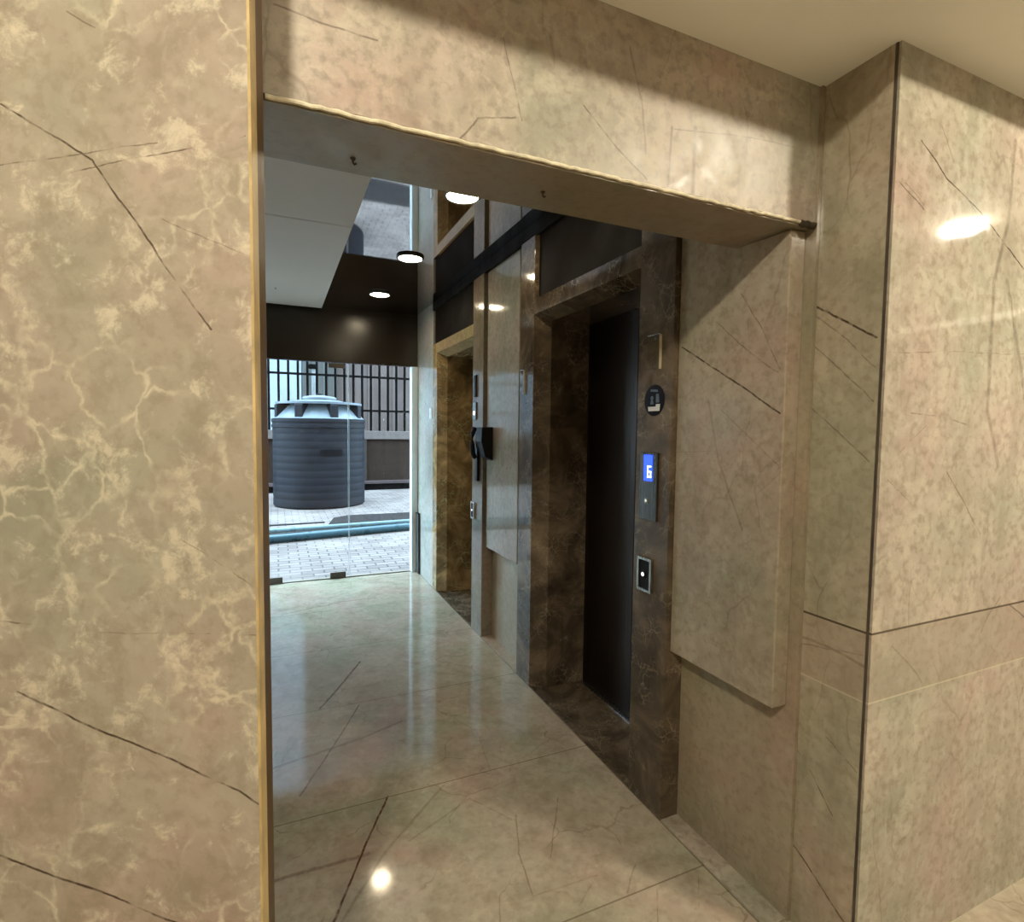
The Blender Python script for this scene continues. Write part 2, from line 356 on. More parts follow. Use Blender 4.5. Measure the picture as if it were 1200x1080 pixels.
# ------------------------------------------------------------------ materials
m_left = marble('marble_left_wall', VEINS['left'], wide=.9, seed=1.7, breccia=1.0, streak=.12, fine=.55, tint=(.90, .89, .87), rough=.2)
m_beam = marble('marble_beam', VEINS['beam'], seed=4.1, breccia=.3, streak=.7, fine=.9, rough=.42)
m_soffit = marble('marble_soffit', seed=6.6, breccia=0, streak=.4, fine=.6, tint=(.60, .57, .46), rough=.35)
m_panel = marble('marble_raised_panel', VEINS['panel'], seed=9.3, breccia=.15, streak=.6, fine=.8, tint=(.92, .90, .85), off=(XP, 1.125, 0))
m_panel2 = marble('marble_raised_panel_grey', seed=12.2, breccia=.05, streak=.6, fine=.7, tint=(.78, .80, .80), rough=.08)
BJ = [(2, .971, .004, .95, JK), (2, .782, .003, .6, (.62, .53, .38))]
m_right = marble('marble_right_wall', VEINS['right'], seed=3.2, breccia=.12, streak=.8, fine=.7, joints=BJ, tint=(.95, .94, .86), bands=[(2, .782, .971, .35, (.40, .29, .22))])
m_front = marble('marble_front_wall', VEINS['front'], seed=5.9, rough=.035, breccia=.2, streak=.75, fine=.95, joints=BJ, bands=[(2, .782, .971, .40, (.33, .26, .20))])
m_lower = marble('marble_lower_wall', seed=8.4, breccia=.05, streak=.6, fine=.6, tint=(.82, .79, .70))
m_endwall = marble('marble_end_wall', seed=2.8, breccia=.05, streak=.3, fine=.5, tint=(.98, 1.10, 1.24))
FJ = [(1, v, .0035, .75, (.16, .12, .08)) for v in (-.25, .555, 1.357, 2.126, 2.95, 3.76, 4.57, 5.38)]
m_floor = marble('marble_floor', VEINS['floor'], seed=11.1, breccia=.2, streak=1.0, fine=.5, joints=FJ + [(0, XF, .003, .7, JK)], rough=.075, vein_col=(.10, .035, .02), tint=(.98, .97, .91), rotz=.6)
m_dark = dark_marble('dark_brown_marble', 1.0, 1.25)
m_dark2 = dark_marble('golden_brown_marble', 5.0, (3.9, 3.4, 2.3))
m_sill = dark_marble('dark_marble_sill', 9.0, 1.1)
m_post = marble('greybrown_marble', seed=7.7, breccia=.1, streak=.6, fine=.7, tint=(.50, .46, .42), rough=.1)
m_lintel = marble('golden_marble', seed=3.9, breccia=.4, streak=.4, fine=.7, tint=(.95, .82, .56), rough=.12)
m_black = plain('black_trim', (.008, .007, .006), .6, spec=.1)
m_header = plain('dark_glossy_panel', (.022, .016, .010), .24, var=.08, vs=1.5)
m_transom = plain('dark_transom', (.010, .0068, .0042), .6, var=.2, vs=3, spec=.06)
m_lobby_ceiling = plain('cream_paint', (.88, .85, .76), .75, var=.03, vs=3)
m_lobby_wall = plain('lobby_paint', (.42, .385, .32), .6, var=.05)
m_white_panel = plain('white_gypsum', (.68, .615, .545), .6, var=.05, vs=2)
m_gold = plain('raw_stone_edge', (.50, .36, .16), .45, var=.35, vs=14, bump=.2)
m_brown_edge = plain('brown_edge', (.085, .045, .013), .5, var=.4, vs=20)
m_lip = plain('worn_stone_lip', (.72, .64, .47), .5, var=.3, vs=30, bump=.4)
m_dark_matte = plain('dark_matte', (.05, .035, .018), .8, var=.5, vs=40)
m_joint = plain('dark_joint', (.07, .053, .036), .8, var=.6, vs=12)
m_steel = brushed('brushed_steel', (.55, .54, .52), .25)
m_door = brushed('bronze_steel_door', (.050, .036, .030), .42)
m_plastic = plain('black_plastic', (.008, .008, .009), .55, spec=.2)
m_white = plain('white_mark', (.78, .78, .78), .5, var=.03)
m_navy = plain('navy_sticker', (.008, .008, .014), .6, spec=.15)
m_ring = plain('dark_lamp_ring', (.05, .045, .04), .35)
m_frame = plain('pale_door_jamb', (.75, .82, .84), .35, var=.06)
m_fitting = plain('patch_fitting', (.09, .075, .06), .35, metal=.4)
t = NT('mirror_ceiling'); m_mirror = t.out((.44, .41, .40), .03, 1.0)

# thin clear glass: a Fresnel mix of see-through and mirror
t = NT('door_glass')
tr = t.new('ShaderNodeBsdfTransparent'); tr.inputs[0].default_value = (.93, .97, .96, 1)
gl = t.new('ShaderNodeBsdfGlossy'); gl.inputs['Roughness'].default_value = .02
fr = t.new('ShaderNodeFresnel'); fr.inputs[0].default_value = 1.5
mx = t.new('ShaderNodeMixShader')
gm = t.new('ShaderNodeNewGeometry'); t.t.links.new(t.math('MULTIPLY', fr.outputs[0], t.math('SUBTRACT', 1.0, gm.outputs['Backfacing'])), mx.inputs[0]); t.t.links.new(tr.outputs[0], mx.inputs[1]); t.t.links.new(gl.outputs[0], mx.inputs[2])
t.t.links.new(mx.outputs[0], t.n['Material Output'].inputs[0])
m_glass = t.mat
t = NT('acrylic')
tr = t.new('ShaderNodeBsdfTransparent'); tr.inputs[0].default_value = (.93, .92, .88, 1)
gl = t.new('ShaderNodeBsdfGlossy'); gl.inputs['Roughness'].default_value = .06
fr = t.new('ShaderNodeFresnel'); fr.inputs[0].default_value = 1.49
mx = t.new('ShaderNodeMixShader')
gm = t.new('ShaderNodeNewGeometry'); t.t.links.new(t.math('MULTIPLY', fr.outputs[0], t.math('SUBTRACT', 1.0, gm.outputs['Backfacing'])), mx.inputs[0]); t.t.links.new(tr.outputs[0], mx.inputs[1]); t.t.links.new(gl.outputs[0], mx.inputs[2])
t.t.links.new(mx.outputs[0], t.n['Material Output'].inputs[0])
m_acrylic = t.mat

# ------------------------------------------------------------------ room shell
struct('floor', box(B(), -3.2, 6.2, -3.7, YF + .09, -.12, 0), m_floor)
# left marble face, turned a little towards the lobby, with its raw edge
Rn = Vector((.40163, .91580, 0))            # into the wall
pl = [E, E + EL * 3.3, E + EL * 3.3 + Rn * .25, Vector((-.060, 1.40, 0)), Vector((-.037, 1.12, 0))]
struct('wall_left', prism(B(), [(p.x, p.y) for p in pl], 0, 3.0), m_left)
tg = [(E.x + .0006, E.y - .0005), (-.0231, .985), (-.0345, .985), (E.x - .0035, E.y + .0015)]
struct('trim_1', prism(B(), tg, 0.001, 2.478), m_gold)
tg = [(-.0230, .9853), (-.0146, 1.03), (-.0150, 1.0975), (-.0365, 1.0975), (-.0345, .9853)]
struct('trim_2', prism(B(), tg, 0.001, 2.478), m_brown_edge)
# beam over the opening: face, underside, worn lip
bm = box(B(), -.034, XA - .001, Y0, Y1 - .001, ZB + .012, ZC + .3)
struct('beam', bm, m_beam)
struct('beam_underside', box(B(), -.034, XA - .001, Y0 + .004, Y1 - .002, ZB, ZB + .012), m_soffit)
bm = B()
pts = []
for k in range(90):
    x = -.012 + (XA - .05 + .012) * k / 89
    pts.append((x, Y0 + .0006 + random.uniform(-.0008, .0008), ZB + .0075 + random.uniform(-.0016, .0016)))
tube(bm, pts, .0046, 8)
struct('trim_3', bm, m_lip)
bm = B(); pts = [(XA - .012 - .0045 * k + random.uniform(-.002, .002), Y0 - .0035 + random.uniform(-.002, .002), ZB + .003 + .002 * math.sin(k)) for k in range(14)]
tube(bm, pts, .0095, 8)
struct('gap_shade', bm, m_dark_matte)  # dark tube stands in for the shade in the gap at the beam end
# front wall and its return (right wall of the opening)
struct('wall_front', box(B(), XA + .004, 6.2, YB, YB + .05, 0, 3.0), m_front)
struct('wall_right', box(B(), XA, XA + .15, YB + .013, 1.0895, 0, 3.0), m_right)
struct('trim_5', box(B(), XA + .0002, XA + .0036, YB + .0065, YB + .0122, 0, 3.0), m_joint)
# wall behind the beam end above and the recessed lower slab
bm = B(); box(bm, 1.421, 1.58, 1.0905, 1.5875, 0, 3.0)
struct('wall_right_lower', bm, m_lower)
# lobby shell
struct('wall_back', box(B(), -3.2, 6.2, -3.8, -3.7, 0, 3.05), m_lobby_wall)
struct('wall_lobby_right', box(B(), 6.2, 6.3, -3.7, .94, 0, 3.05), m_lobby_wall)
struct('wall_lobby_left', box(B(), -3.3, -3.2, -3.7, 2.6, 0, 3.05), m_lobby_wall)
# lobby ceiling: flat border with a raised tray
bm = B()
TX0, TX1, TY0, TY1, ZT = -2.4, 5.6, -2.9, .683, 3.0
for x0, x1, y0, y1 in ((-3.2, 6.2, TY1, 2.6), (-3.2, 6.2, -3.7, TY0), (-3.2, TX0, TY0, TY1), (TX1, 6.2, TY0, TY1)):
    if y1 == 2.6:
        box(bm, x0, -.0345, y0, 2.6, ZL, ZL + .06); box(bm, -.0345, x1, y0, Y0 - .0006, ZL, ZL + .06)
    else:
        box(bm, x0, x1, y0, y1, ZL, ZL + .06)
struct('ceiling', bm, m_lobby_ceiling)
bm = B()
for x0, x1, y0, y1 in ((TX0, TX1, TY1, TY1 + .03), (TX0, TX1, TY0 - .03, TY0), (TX0 - .03, TX0, TY0 - .03, TY1 + .03), (TX1, TX1 + .03, TY0 - .03, TY1 + .03)):
    box(bm, x0, x1, y0, y1, ZL + .06, ZT)
box(bm, -3.2, 6.2, -3.7, 2.6, ZT, ZT + .06)
struct('ceiling_tray', bm, plain('tray_paint', (.30, .26, .20), .7, var=.05))
# corridor shell
struct('wall_corridor_left', box(B(), -1.1, -1.0, 1.40, YF + .1, 0, 3.0), m_endwall)
bm = box(B(), 1.69, 1.80, 1.5, YF + .09, 0, 2.99)
box(bm, 1.43, 1.69, 1.5, 1.5875, 0, 2.99) if False else None
struct('wall_lift_core', bm, m_black)
struct('ceiling_corridor', box(B(), -1.0, 1.69, Y1, YF + .09, ZC, ZC + .08), m_mirror)
bm = B()
box(bm, -1.0, .405, Y1 + .002, 3.196, 2.628, ZC - .001, .004); box(bm, -1.0, .405, 3.204, 5.44, 2.628, ZC - .001, .004)
struct('ceiling_panel', bm, m_white_panel)
struct('trim_6', box(B(), XF + .002, 1.42, 1.60, 4.92, 2.592, ZC - .001), m_black)
# end wall: slab beside lift, header over the door, pale jamb
struct('wall_end', box(B(), XF + .006, 1.69, 4.915, YF + .09, 0, ZC - .001), m_endwall)
struct('wall_end_header', box(B(), -1.0, XF + .005, YF, YF + .06, 2.139, ZC - .001), m_header)
struct('trim_7', box(B(), 1.279, XF + .005, YF - .02, YF + .075, 0, 2.138, .003), m_frame)

# wall slab and skirting between the lifts
struct('wall_between_lifts', box(B(), 1.421, 1.69, 2.949, 3.572, 0, 2.591), m_lower)
struct('baseboard_right', box(B(), XF + .003, 1.4205, 1.095, 1.585, 0.0004, .007, .001), m_front)
struct('baseboard_corridor', box(B(), XF + .003, 1.4205, 2.950, 3.571, 0.0004, .006), m_lower)

# raised marble panels on the lift wall
bm = prism(B(), [(1.125, .668), (1.585, .668), (1.585, ZC - .08), (1.33, ZC - .08), (1.33, 2.0865), (1.125, 2.0865)], XP, 1.4205, 'yz', .004)
obj('marble_panel', bm, m_panel, origin=(XP, 1.125, 0), label='near raised beige marble panel under the beam, dark crack across its upper half', cat='panel', group='raised marble panels on the lift wall')
bm = box(B(), XP, 1.4205, 3.012, 3.548, .665, 2.591, .0015)
obj('marble_panel', bm, m_panel2, origin=(XP, 3.0, 0), label='far raised grey marble panel between the two lift openings', cat='panel', group='raised marble panels on the lift wall')

# ------------------------------------------------------------------ lifts
def lift(label, y0, y1, f0, f1, mat, lz, near_top, far_top, hz=2.591, tx=XP, post=None, lint=None):
    """y0..y1 outer edges, f0/f1 front-face inner edges"""
    e = thing('elevator', (1.68, (f0 + f1) / 2, 0), label, 'elevator', 'elevators along the corridor')
    i0, i1 = f0 + .06, f1 - .06
    n = [(XF, y0), (XF, f0), (1.42, i0), (1.688, i0), (1.688, y0)]
    f = [(XF, y1), (XF, f1), (1.42, i1), (1.688, i1), (1.688, y1)]
    obj('architrave_post', prism(B(), n, 0, near_top, bev=.0012), post or mat, e)
    obj('architrave_post', prism(B(), f, 0, far_top, bev=.0012), mat, e)
    L = [(XF + .0008, lz), (XF + .0008, lz - .085), (1.42, lz - .125), (1.688, lz - .125), (1.688, lz)]
    obj('lintel', prism(B(), L, f0 - .02 if near_top > lz else y0, f1 + .02 if far_top > lz else y1, 'xz'), lint or mat, e)
    obj('transom_panel', box(B(), tx, 1.688, f0 + .001, (f1 - .001) if far_top > lz else y1, lz + .001, hz + .07), m_transom, e)
    ym = i0 + (i1 - i0) * .5
    for a, b_, s in ((i0 + .001, ym - .002, 1), (ym + .002, i1 - .001, 0)):
        d = obj('door_leaf', box(B(), 1.665 - .006 * s, 1.687, a, b_, .012, lz - .126, .002), m_door, e)
        obj('pressed_rib', box(B(), 1.6625 - .006 * s, 1.6645 - .006 * s, b_ - .05, b_ - .035, .05, lz - .16), m_door, d)
    bm = B(); box(bm, XF + .002, 1.655, f0 + .002, f1 - .002, 0.0005, .004)
    obj('sill', bm, m_sill, e)
    bm = B(); box(bm, 1.640, 1.6865, i0 + .001, i1 - .001, .0045, .011)
    obj('door_track', bm, m_steel, e)
    return e
near = lift('nearer elevator in a dark brown marble surround, blue floor display on its post', 1.588, 2.948, 1.793, 2.765, m_dark, 2.238, 2.591, 2.591)
far = lift('farther elevator beside the glass door, golden brown marble surround', 3.574, 4.905, 3.79, 4.77, m_dark2, 2.278, 2.591, 2.278, post=m_post, lint=m_lintel)

# ------------------------------------------------------------------ fixtures on the lift posts
FX = XF - .0006
def indicator(name, y0, y1, z0, z1, label, group, col=(.02, .06, 1.0), strength=3.0, big=True):
    yc = (y0 + y1) / 2
    o = thing(name, (FX, yc, z0), label, 'display', group)
    obj('face_plate', box(B(), FX - .010, FX, y0, y1, z0, z1, .002), m_steel if not big else m_panelplate, o)
    if big:
        sy0, sy1, sz0, sz1 = yc - .026, yc + .026, z1 - .112, z1 - .010
        s = obj('screen', box(B(), FX - .0115, FX - .0102, sy0, sy1, sz0, sz1), emit('blue_screen', col, strength, (0, 0, .1)), o, label='blue lit screen showing a white digit')
        # seven-segment style 6 (seen from the corridor, +Y is to the left)
        g = emit('digit_white', (.75, .9, 1.0), 2.2)
        bm = B(); cy, cz, h, wd, th = yc - .009, (sz0 + sz1) / 2 - .014, .046, .023, .0055
        X0, X1 = FX - .0128, FX - .0117
        box(bm, X0, X1, cy - wd / 2, cy + wd / 2, cz - h / 2, cz - h / 2 + th)
        box(bm, X0, X1, cy - wd / 2, cy + wd / 2, cz - th / 2, cz + th / 2)
        box(bm, X0, X1, cy - wd / 2, cy + wd / 2, cz + h / 2 - th, cz + h / 2)
        box(bm, X0, X1, cy + wd / 2 - th, cy + wd / 2, cz - h / 2, cz + h / 2)
        box(bm, X0, X1, cy - wd / 2, cy - wd / 2 + th, cz - h / 2, cz)
        obj('digit', bm, g, s)
        b = obj('button', lathe(B(), [(.012, FX - .0102), (.012, FX - .014), (.010, FX - .015)], (0, yc + .004, z0 + .075), 24, 'x'), m_steel, o, smooth=True)
        obj('button_light', lathe(B(), [(.0045, FX - .0151), (.0045, FX - .0158)], (0, yc + .004, z0 + .075), 16, 'x'), emit('soft_lamp', (.9, .85, .6), .8), b)
    return o
m_panelplate = brushed('dark_steel_plate', (.16, .15, .14), .3)
indicator('floor_indicator', 1.648, 1.754, 1.155, 1.420, 'tall steel floor indicator with a lit blue screen, on the near lift post', 'floor indicators')
o = thing('floor_indicator', (FX, 3.732, 1.585), 'slim dark floor indicator with a white lit point, on the post of the far lift', 'display', 'floor indicators')
obj('face_plate', box(B(), FX - .010, FX, 3.695, 3.765, 1.575, 1.70, .002), m_panelplate, o)
obj('lit_point', lathe(B(), [(.016, FX - .0102), (.014, FX - .014)], (0, 3.728, 1.622), 20, 'x'), emit('white_point', (1, 1, 1), 2.0), o)

def call_button(y0, y1, z0, z1, label):
    yc, zc = (y0 + y1) / 2, (z0 + z1) / 2
    o = thing('call_button', (FX, yc, z0), label, 'call button', 'elevator call buttons')
    bm = B(); tk = .010
    for a in ((y0, y1, z0, z0 + tk), (y0, y1, z1 - tk, z1), (y0, y0 + tk, z0 + tk, z1 - tk), (y1 - tk, y1, z0 + tk, z1 - tk)):
        box(bm, FX - .014, FX, *a)
    obj('rim', bm, m_steel, o)
    obj('face_plate', box(B(), FX - .008, FX - .0002, y0 + tk + .0005, y1 - tk - .0005, z0 + tk + .0005, z1 - tk - .0005), m_plastic, o)
    b = obj('button', lathe(B(), [(.017, FX - .0082), (.017, FX - .012), (.014, FX - .0135)], (0, yc + .006, zc), 24, 'x'), m_plastic, o, smooth=True)
    obj('button_light', lathe(B(), [(.008, FX - .0137), (.007, FX - .0146)], (0, yc + .006, zc), 16, 'x'), emit('button_white', (1, .97, .9), 2.0), b)
    return o
call_button(1.665, 1.752, .868, 1.003, 'square steel-rimmed call button with a white lit dot, on the near lift post')
call_button(3.715, 3.780, .84, .965, 'square steel-rimmed call button with a white lit dot, on the far lift post')

# round dark sticker
o = thing('round_sticker', (FX, 1.687, 1.621), 'round dark notice sticker with pale figures, above the blue floor display', 'sticker')
obj('disc', lathe(B(), [(.060, FX), (.060, FX - .0015)], (0, 1.687, 1.621), 40, 'x'), m_navy, o)
bm = B(); X0, X1 = FX - .0022, FX - .0016
prism(bm, [(1.687 - .033, 1.580), (1.687 + .033, 1.580), (1.687 + .036, 1.597), (1.687 - .01, 1.597), (1.687 - .012, 1.606), (1.687 - .036, 1.606)], X0, X1, 'yz')
obj('white_caption_bar', bm, m_white, o)
bm = B()
lathe(bm, [(.0085, X0), (.0085, X1)], (0, 1.700, 1.630), 16, 'x')
prism(bm, [(1.690, 1.606), (1.710, 1.606), (1.707, 1.622), (1.693, 1.622)], X0, X1, 'yz')
prism(bm, [(1.656, 1.612), (1.676, 1.612), (1.676, 1.645), (1.660, 1.645)], X0, X1, 'yz')
prism(bm, [(1.665, 1.652), (1.711, 1.656), (1.708, 1.664), (1.668, 1.661)], X0, X1, 'yz')
obj('pale_figures', bm, plain('blue_grey_ink', (.10, .12, .16), .4), o)

# clear sign holders
def holder(y0, y1, z0, z1, label, dark=False):
    o = thing('sign_holder', (FX, (y0 + y1) / 2, z0), label, 'sign holder', 'sign holders on the lift posts')
    obj('plate', box(B(), FX - .012, FX - .004, y0, y1, z0, z1, .001), m_plastic if dark else m_acrylic, o)
    obj('bright_edge', box(B(), FX - .013, FX - .003, y0 - .0045, y0 - .0005, z0, z1), m_plastic if dark else plain('lit_edge', (.62, .52, .34), .3), o)
    obj('top_rail', box(B(), FX - .013, FX - .003, y0, y1, z1 + .0005, z1 + .004), m_steel, o)
    for z in (z0 + .012, z1 - .012):
        obj('standoff', lathe(B(), [(.004, FX), (.004, FX - .0039)], (0, (y0 + y1) / 2, z), 12, 'x'), m_steel, o)
holder(1.652, 1.722, 1.738, 1.868, 'clear sign plate with a bright edge, on the near post of the nearer lift')
holder(2.872, 2.925, 1.712, 1.850, 'small sign plate on the far post of the nearer lift, beside the grey panel')
holder(3.700, 3.735, 1.739, 1.895, 'narrow black sign plate on the post of the farther lift', True)

# black intercom phone beside the far lift
o = thing('intercom_phone', (XP, 3.45, 1.29), 'black wall intercom phone sticking out between the lifts', 'phone')
PX = XP - .0006
bm = prism(B(), [(PX, 1.29), (PX - .055, 1.315), (PX - .085, 1.42), (PX - .080, 1.515), (PX, 1.52)], 3.43, 3.545, 'xz', .004)
obj('body', bm, m_plastic, o)
bm = B()
tube(bm, [(PX - .075, 3.575, 1.300 + .004 * 0), (PX - .092, 3.575, 1.33), (PX - .100, 3.575, 1.40), (PX - .098, 3.575, 1.47), (PX - .080, 3.575, 1.515)], .017, 10)
obj('handset', bm, m_plastic, o, smooth=True)
obj('cradle', box(B(), PX - .078, PX - .05, 3.545, 3.56, 1.37, 1.46, .003), m_plastic, o)
obj('keypad', box(B(), PX - .082, PX - .079, 3.553, 3.5595, 1.385, 1.445, .001), plain('grey_keys', (.35, .34, .32), .4), o, label='pale grey keypad')
o = thing('card_reader', (FX, 3.65, 1.16), 'tall black card reader strip on the far lift post beside the phone', 'card reader')
obj('housing', box(B(), FX - .022, FX, 3.628, 3.676, 1.13, 1.515, .004), m_plastic, o)
obj('status_light', box(B(), FX - .0232, FX - .0222, 3.646, 3.658, 1.48, 1.49), plain('reader_window', (.2, .2, .22), .2), o)
# small switch on the end wall and the dark board by the jamb
o = thing('light_switch', (XF + .005, 4.98, 1.63), 'small pale switch plate on the wall strip beside the far lift', 'switch')
obj('plate', box(B(), XF - .002, XF + .0055, 4.95, 5.02, 1.60, 1.70, .002), m_frame, o)
obj('rocker', box(B(), XF - .005, XF - .0022, 4.97, 5.0, 1.63, 1.67, .001), m_white, o)
o = thing('corner_board', (1.33, 5.40, 0), 'narrow dark board standing against the wall by the glass door', 'board')
obj('plank', box(B(), 1.322, 1.343, 5.40, 5.50, 0.001, .62, .002), plain('dark_board', (.035, .035, .036), .4), o)
obj('end_cap', box(B(), 1.320, 1.3435, 5.398, 5.502, .6205, .632, .002), m_plastic, o)

# ------------------------------------------------------------------ glass door
XS = .655
d = struct('door_1', box(B(), XS + .004, 1.2765, YF + .024, YF + .036, .012, 2.134), m_glass)
d2 = struct('door_2', box(B(), -.98, XS - .004, YF + .024, YF + .036, .012, 2.134), m_glass)
def fitting(par, x0, x1, z0, z1):
    obj('patch_fitting', box(B(), x0, x1, YF + .012, YF + .0235, z0, z1, .002), m_fitting, par, label='dark metal patch fitting')
fitting(d2, .47, .62, .008, .062); fitting(d2, -.14, .035, .008, .062); fitting(d2, .47, .62, 2.085, 2.132)
for par, x in ((d, XS + .004), (d2, XS - .007)):
    obj('edge_strip', box(B(), x, x + .003, YF + .0225, YF + .0375, .012, 2.134), plain('glass_edge', (.55, .66, .68), .2), par, label='pale polished glass edge')
struct('trim_8', box(B(), -1.0, 1.278, YF + .015, YF + .045, 0.0004, .006), m_fitting)

# ------------------------------------------------------------------ downlights
def downlight(x, y, z, r, strength, col, label, group, ring=m_ring, drum=False):
    o = thing('downlight', (x, y, z), label, 'ceiling light', group)
    if drum:      # surface-mounted drum with a glowing side as well as face
        obj('ring', lathe(B(), [(r + .006, z - .0005), (r + .006, z - .014), (r + .001, z - .014), (r + .001, z - .0006)], (x, y, 0), 48, cap=False), ring, o, smooth=True)
        obj('diffuser', lathe(B(), [(r, z - .0006), (r, z - .056), (r - .006, z - .062)], (x, y, 0), 48), emit('lamp_lobby_%d' % strength, col, strength, (.9, .9, .85)), o, smooth=True)
        return o
    obj('ring', lathe(B(), [(r, z - .0005), (r, z - .012), (r - .008, z - .016), (r - .014, z - .013), (r - .014, z - .0006)], (x, y, 0), 40, cap=False), ring, o, smooth=True)
    obj('diffuser', lathe(B(), [(r - .0145, z - .0006), (r - .0145, z - .012), (r * .5, z - .0135)], (x, y, 0), 40), emit('lamp_%s_%d' % (group.split()[0], strength), col, strength, (.9, .9, .85)), o, smooth=True)
    return o
for (x, y), lab in zip(((.833, 4.80), (.848, 3.70), (.863, 2.62)), (
        'farthest round ceiling downlight, before the dark header over the glass door',
        'middle round ceiling downlight with a dark ring, over the far lift',
        'nearest round ceiling downlight, half hidden behind the marble beam')):
    downlight(x, y, ZC, .092, HALL_LAMP, HALL_COL, lab, 'corridor downlights')
k = 0
for y in (-.50, -2.2):
    for x in (-.62, 2.27, 4.47):
        k += 1
        # the unseen back row is added for ambient fill and burns lower
        pw = LOBBY_LAMP * (.10 if y < -1 else 1.1 if x < 0 else 1.0)
        downlight(x, y, ZT, .095, pw, LOBBY_COL, ('lobby downlight in the raised ceiling tray, ' + ('row nearest the marble beam, ' if y > -1 else 'unseen row added for ambient fill by the back wall, ') + {-.62: 'left', 2.27: 'middle', 4.47: 'right'}[x] + ' of three'), 'lobby downlights', m_frame, True)

# little hooks in the soffit and the white ceiling panel
for (x, y, z), lab in (((.005, 4.82, 2.628), 'tiny dark hook in the white ceiling panel near the glass door'),
                       ((.61, 1.22, ZB), 'tiny dark hook in the underside of the marble beam, right one'),
                       ((.16, 1.25, ZB), 'tiny dark hook in the underside of the marble beam, left one')):
    o = thing('ceiling_hook', (x, y, z), lab, 'hook', 'hooks overhead')
    obj('base', lathe(B(), [(.006, z - .0004), (.005, z - .003)], (x, y, 0), 14), m_dark_matte, o)
    obj('hook', tube(B(), [(x, y, z - .003), (x, y, z - .009), (x + .003, y, z - .013), (x + .007, y, z - .010)], .0022, 8), m_dark_matte, o, smooth=True)

# ------------------------------------------------------------------ courtyard
t = NT('paving')
P = t.P
br = t.new('ShaderNodeTexBrick')
t.put(br.inputs['Vector'], P); br.inputs['Scale'].default_value = 1.0
br.inputs['Brick Width'].default_value = .22; br.inputs['Row Height'].default_value = .11; br.inputs['Mortar Size'].default_value = .009
for i, c in ((1, (.20, .165, .148)), (2, (.135, .105, .097)), (3, (.058, .048, .045))): br.inputs[i].default_value = (*c, 1)
c = t.mix(t.remap(t.noise(P, 1.6, 5), .4, .7, 0, .5), br.outputs['Color'], (.235, .195, .175))
m_pave = t.out(c, .7, spec=.1, bump=br.outputs['Fac'], bstr=-.3)
struct('ground', box(B(), -14, 16, YF + .09, 24, -.1, -.004), m_pave)

# outer face of the building (keeps the sky out of the rooms)
m_ext = plain('outer_render', (.55, .54, .52), .8)
bm = B()
box(bm, -9, -1.0, YF + .092, YF + .20, -.003, 7.6); box(bm, 1.345, 9, YF + .092, YF + .20, -.003, 7.6); box(bm, -1.0, 1.345, YF + .092, YF + .20, 2.20, 7.6)
struct('wall_outside', bm, m_ext)
struct('roof', box(B(), -4, 7, -4.2, YF + .09, 3.08, 3.2), m_ext)

# water tank
TC = (.776, 11.24); TR = .853
o = thing('water_tank', (*TC, 0), 'large dark plastic water tank standing in the courtyard', 'water tank')
m_tank = plain('tank_plastic', (.0105, .011, .0142), .6, var=.3, vs=2.5, spec=.08)
prof = [(TR - .03, 0), (TR, .03)]
z = .06
while z < 1.44:
    prof += [(TR, z), (TR, z + .085), (TR - .004, z + .10), (TR - .004, z + .115)]; z += .135
prof += [(TR, z), (TR, 1.50)]
obj('body', lathe(B(), prof, (*TC, 0), 72), m_tank, o, smooth=True)
obj('rim_band', lathe(B(), [(TR + .001, 1.50), (TR + .022, 1.505), (TR + .022, 1.55), (TR + .004, 1.56), (TR + .004, 1.60), (TR + .02, 1.61), (TR + .02, 1.66), (TR - .02, 1.68)], (*TC, 0), 72), m_tank, o, smooth=True)
dome = [(TR - .01, 1.675)]
for k in range(1, 13):
    a = k / 12
    dome.append((TR - .02 - (TR - .36) * a, 1.68 + .36 * math.sin(a * math.pi / 2)))
obj('dome', lathe(B(), dome, (*TC, 0), 72), plain('tank_dome_sheen', (.12, .14, .155), .35, var=.2, spec=.3), o, smooth=True)  # pale colour paints the sky's reflection onto the dome
for k in range(8):
    a = 2 * math.pi * (k + .33) / 8
    bm = prism(B(), [(.30, 1.80), (TR - .03, 1.66), (TR - .03, 1.925), (TR - .06, 1.944), (.30, 1.944)], -.075, .075, 'xz', .012)
    bmesh.ops.rotate(bm, cent=(0, 0, 0), matrix=Matrix.Rotation(a, 3, 'Z'), verts=bm.verts)
    bmesh.ops.translate(bm, vec=(*TC, 0), verts=bm.verts)
    obj('rib', bm, m_tank, o)
obj('crown_ring', lathe(B(), [(.52, 1.955), (.80, 1.945), (.80, 1.985), (.52, 2.01), (.52, 1.955)], (*TC, 0), 64, cap=False), plain('tank_ring', (.10, .115, .13), .4, spec=.2), o, smooth=True)
ld = obj('lid', lathe(B(), [(.30, 2.02), (.30, 2.05), (.32, 2.06), (.32, 2.09), (.28, 2.11), (.10, 2.135), (.03, 2.14)], (*TC, 0), 48), plain('tank_lid', (.13, .145, .16), .4, spec=.3), o, smooth=True)
obj('knob', lathe(B(), [(.05, 2.13), (.05, 2.165), (.03, 2.175)], (*TC, 0), 24), m_tank, ld, smooth=True)
bm = B()
for (a0, a1) in ((-1.63, -1.15),):
    n = 12
    ring = []
    for kz in (.98, 1.10):
        for k in range(n + 1):
            a = a0 + (a1 - a0) * k / n
            ring.append(bm.verts.new((TC[0] + (TR + .006) * math.cos(a), TC[1] + (TR + .006) * math.sin(a), kz)))
    for k in range(n): bm.faces.new((ring[k], ring[k + 1], ring[n + 2 + k], ring[n + 1 + k]))
r_ = bmesh.ops.extrude_face_region(bm, geom=list(bm.faces))
obj('name_panel', bm, plain('tank_label', (.006, .0075, .011), .4, spec=.08), o)

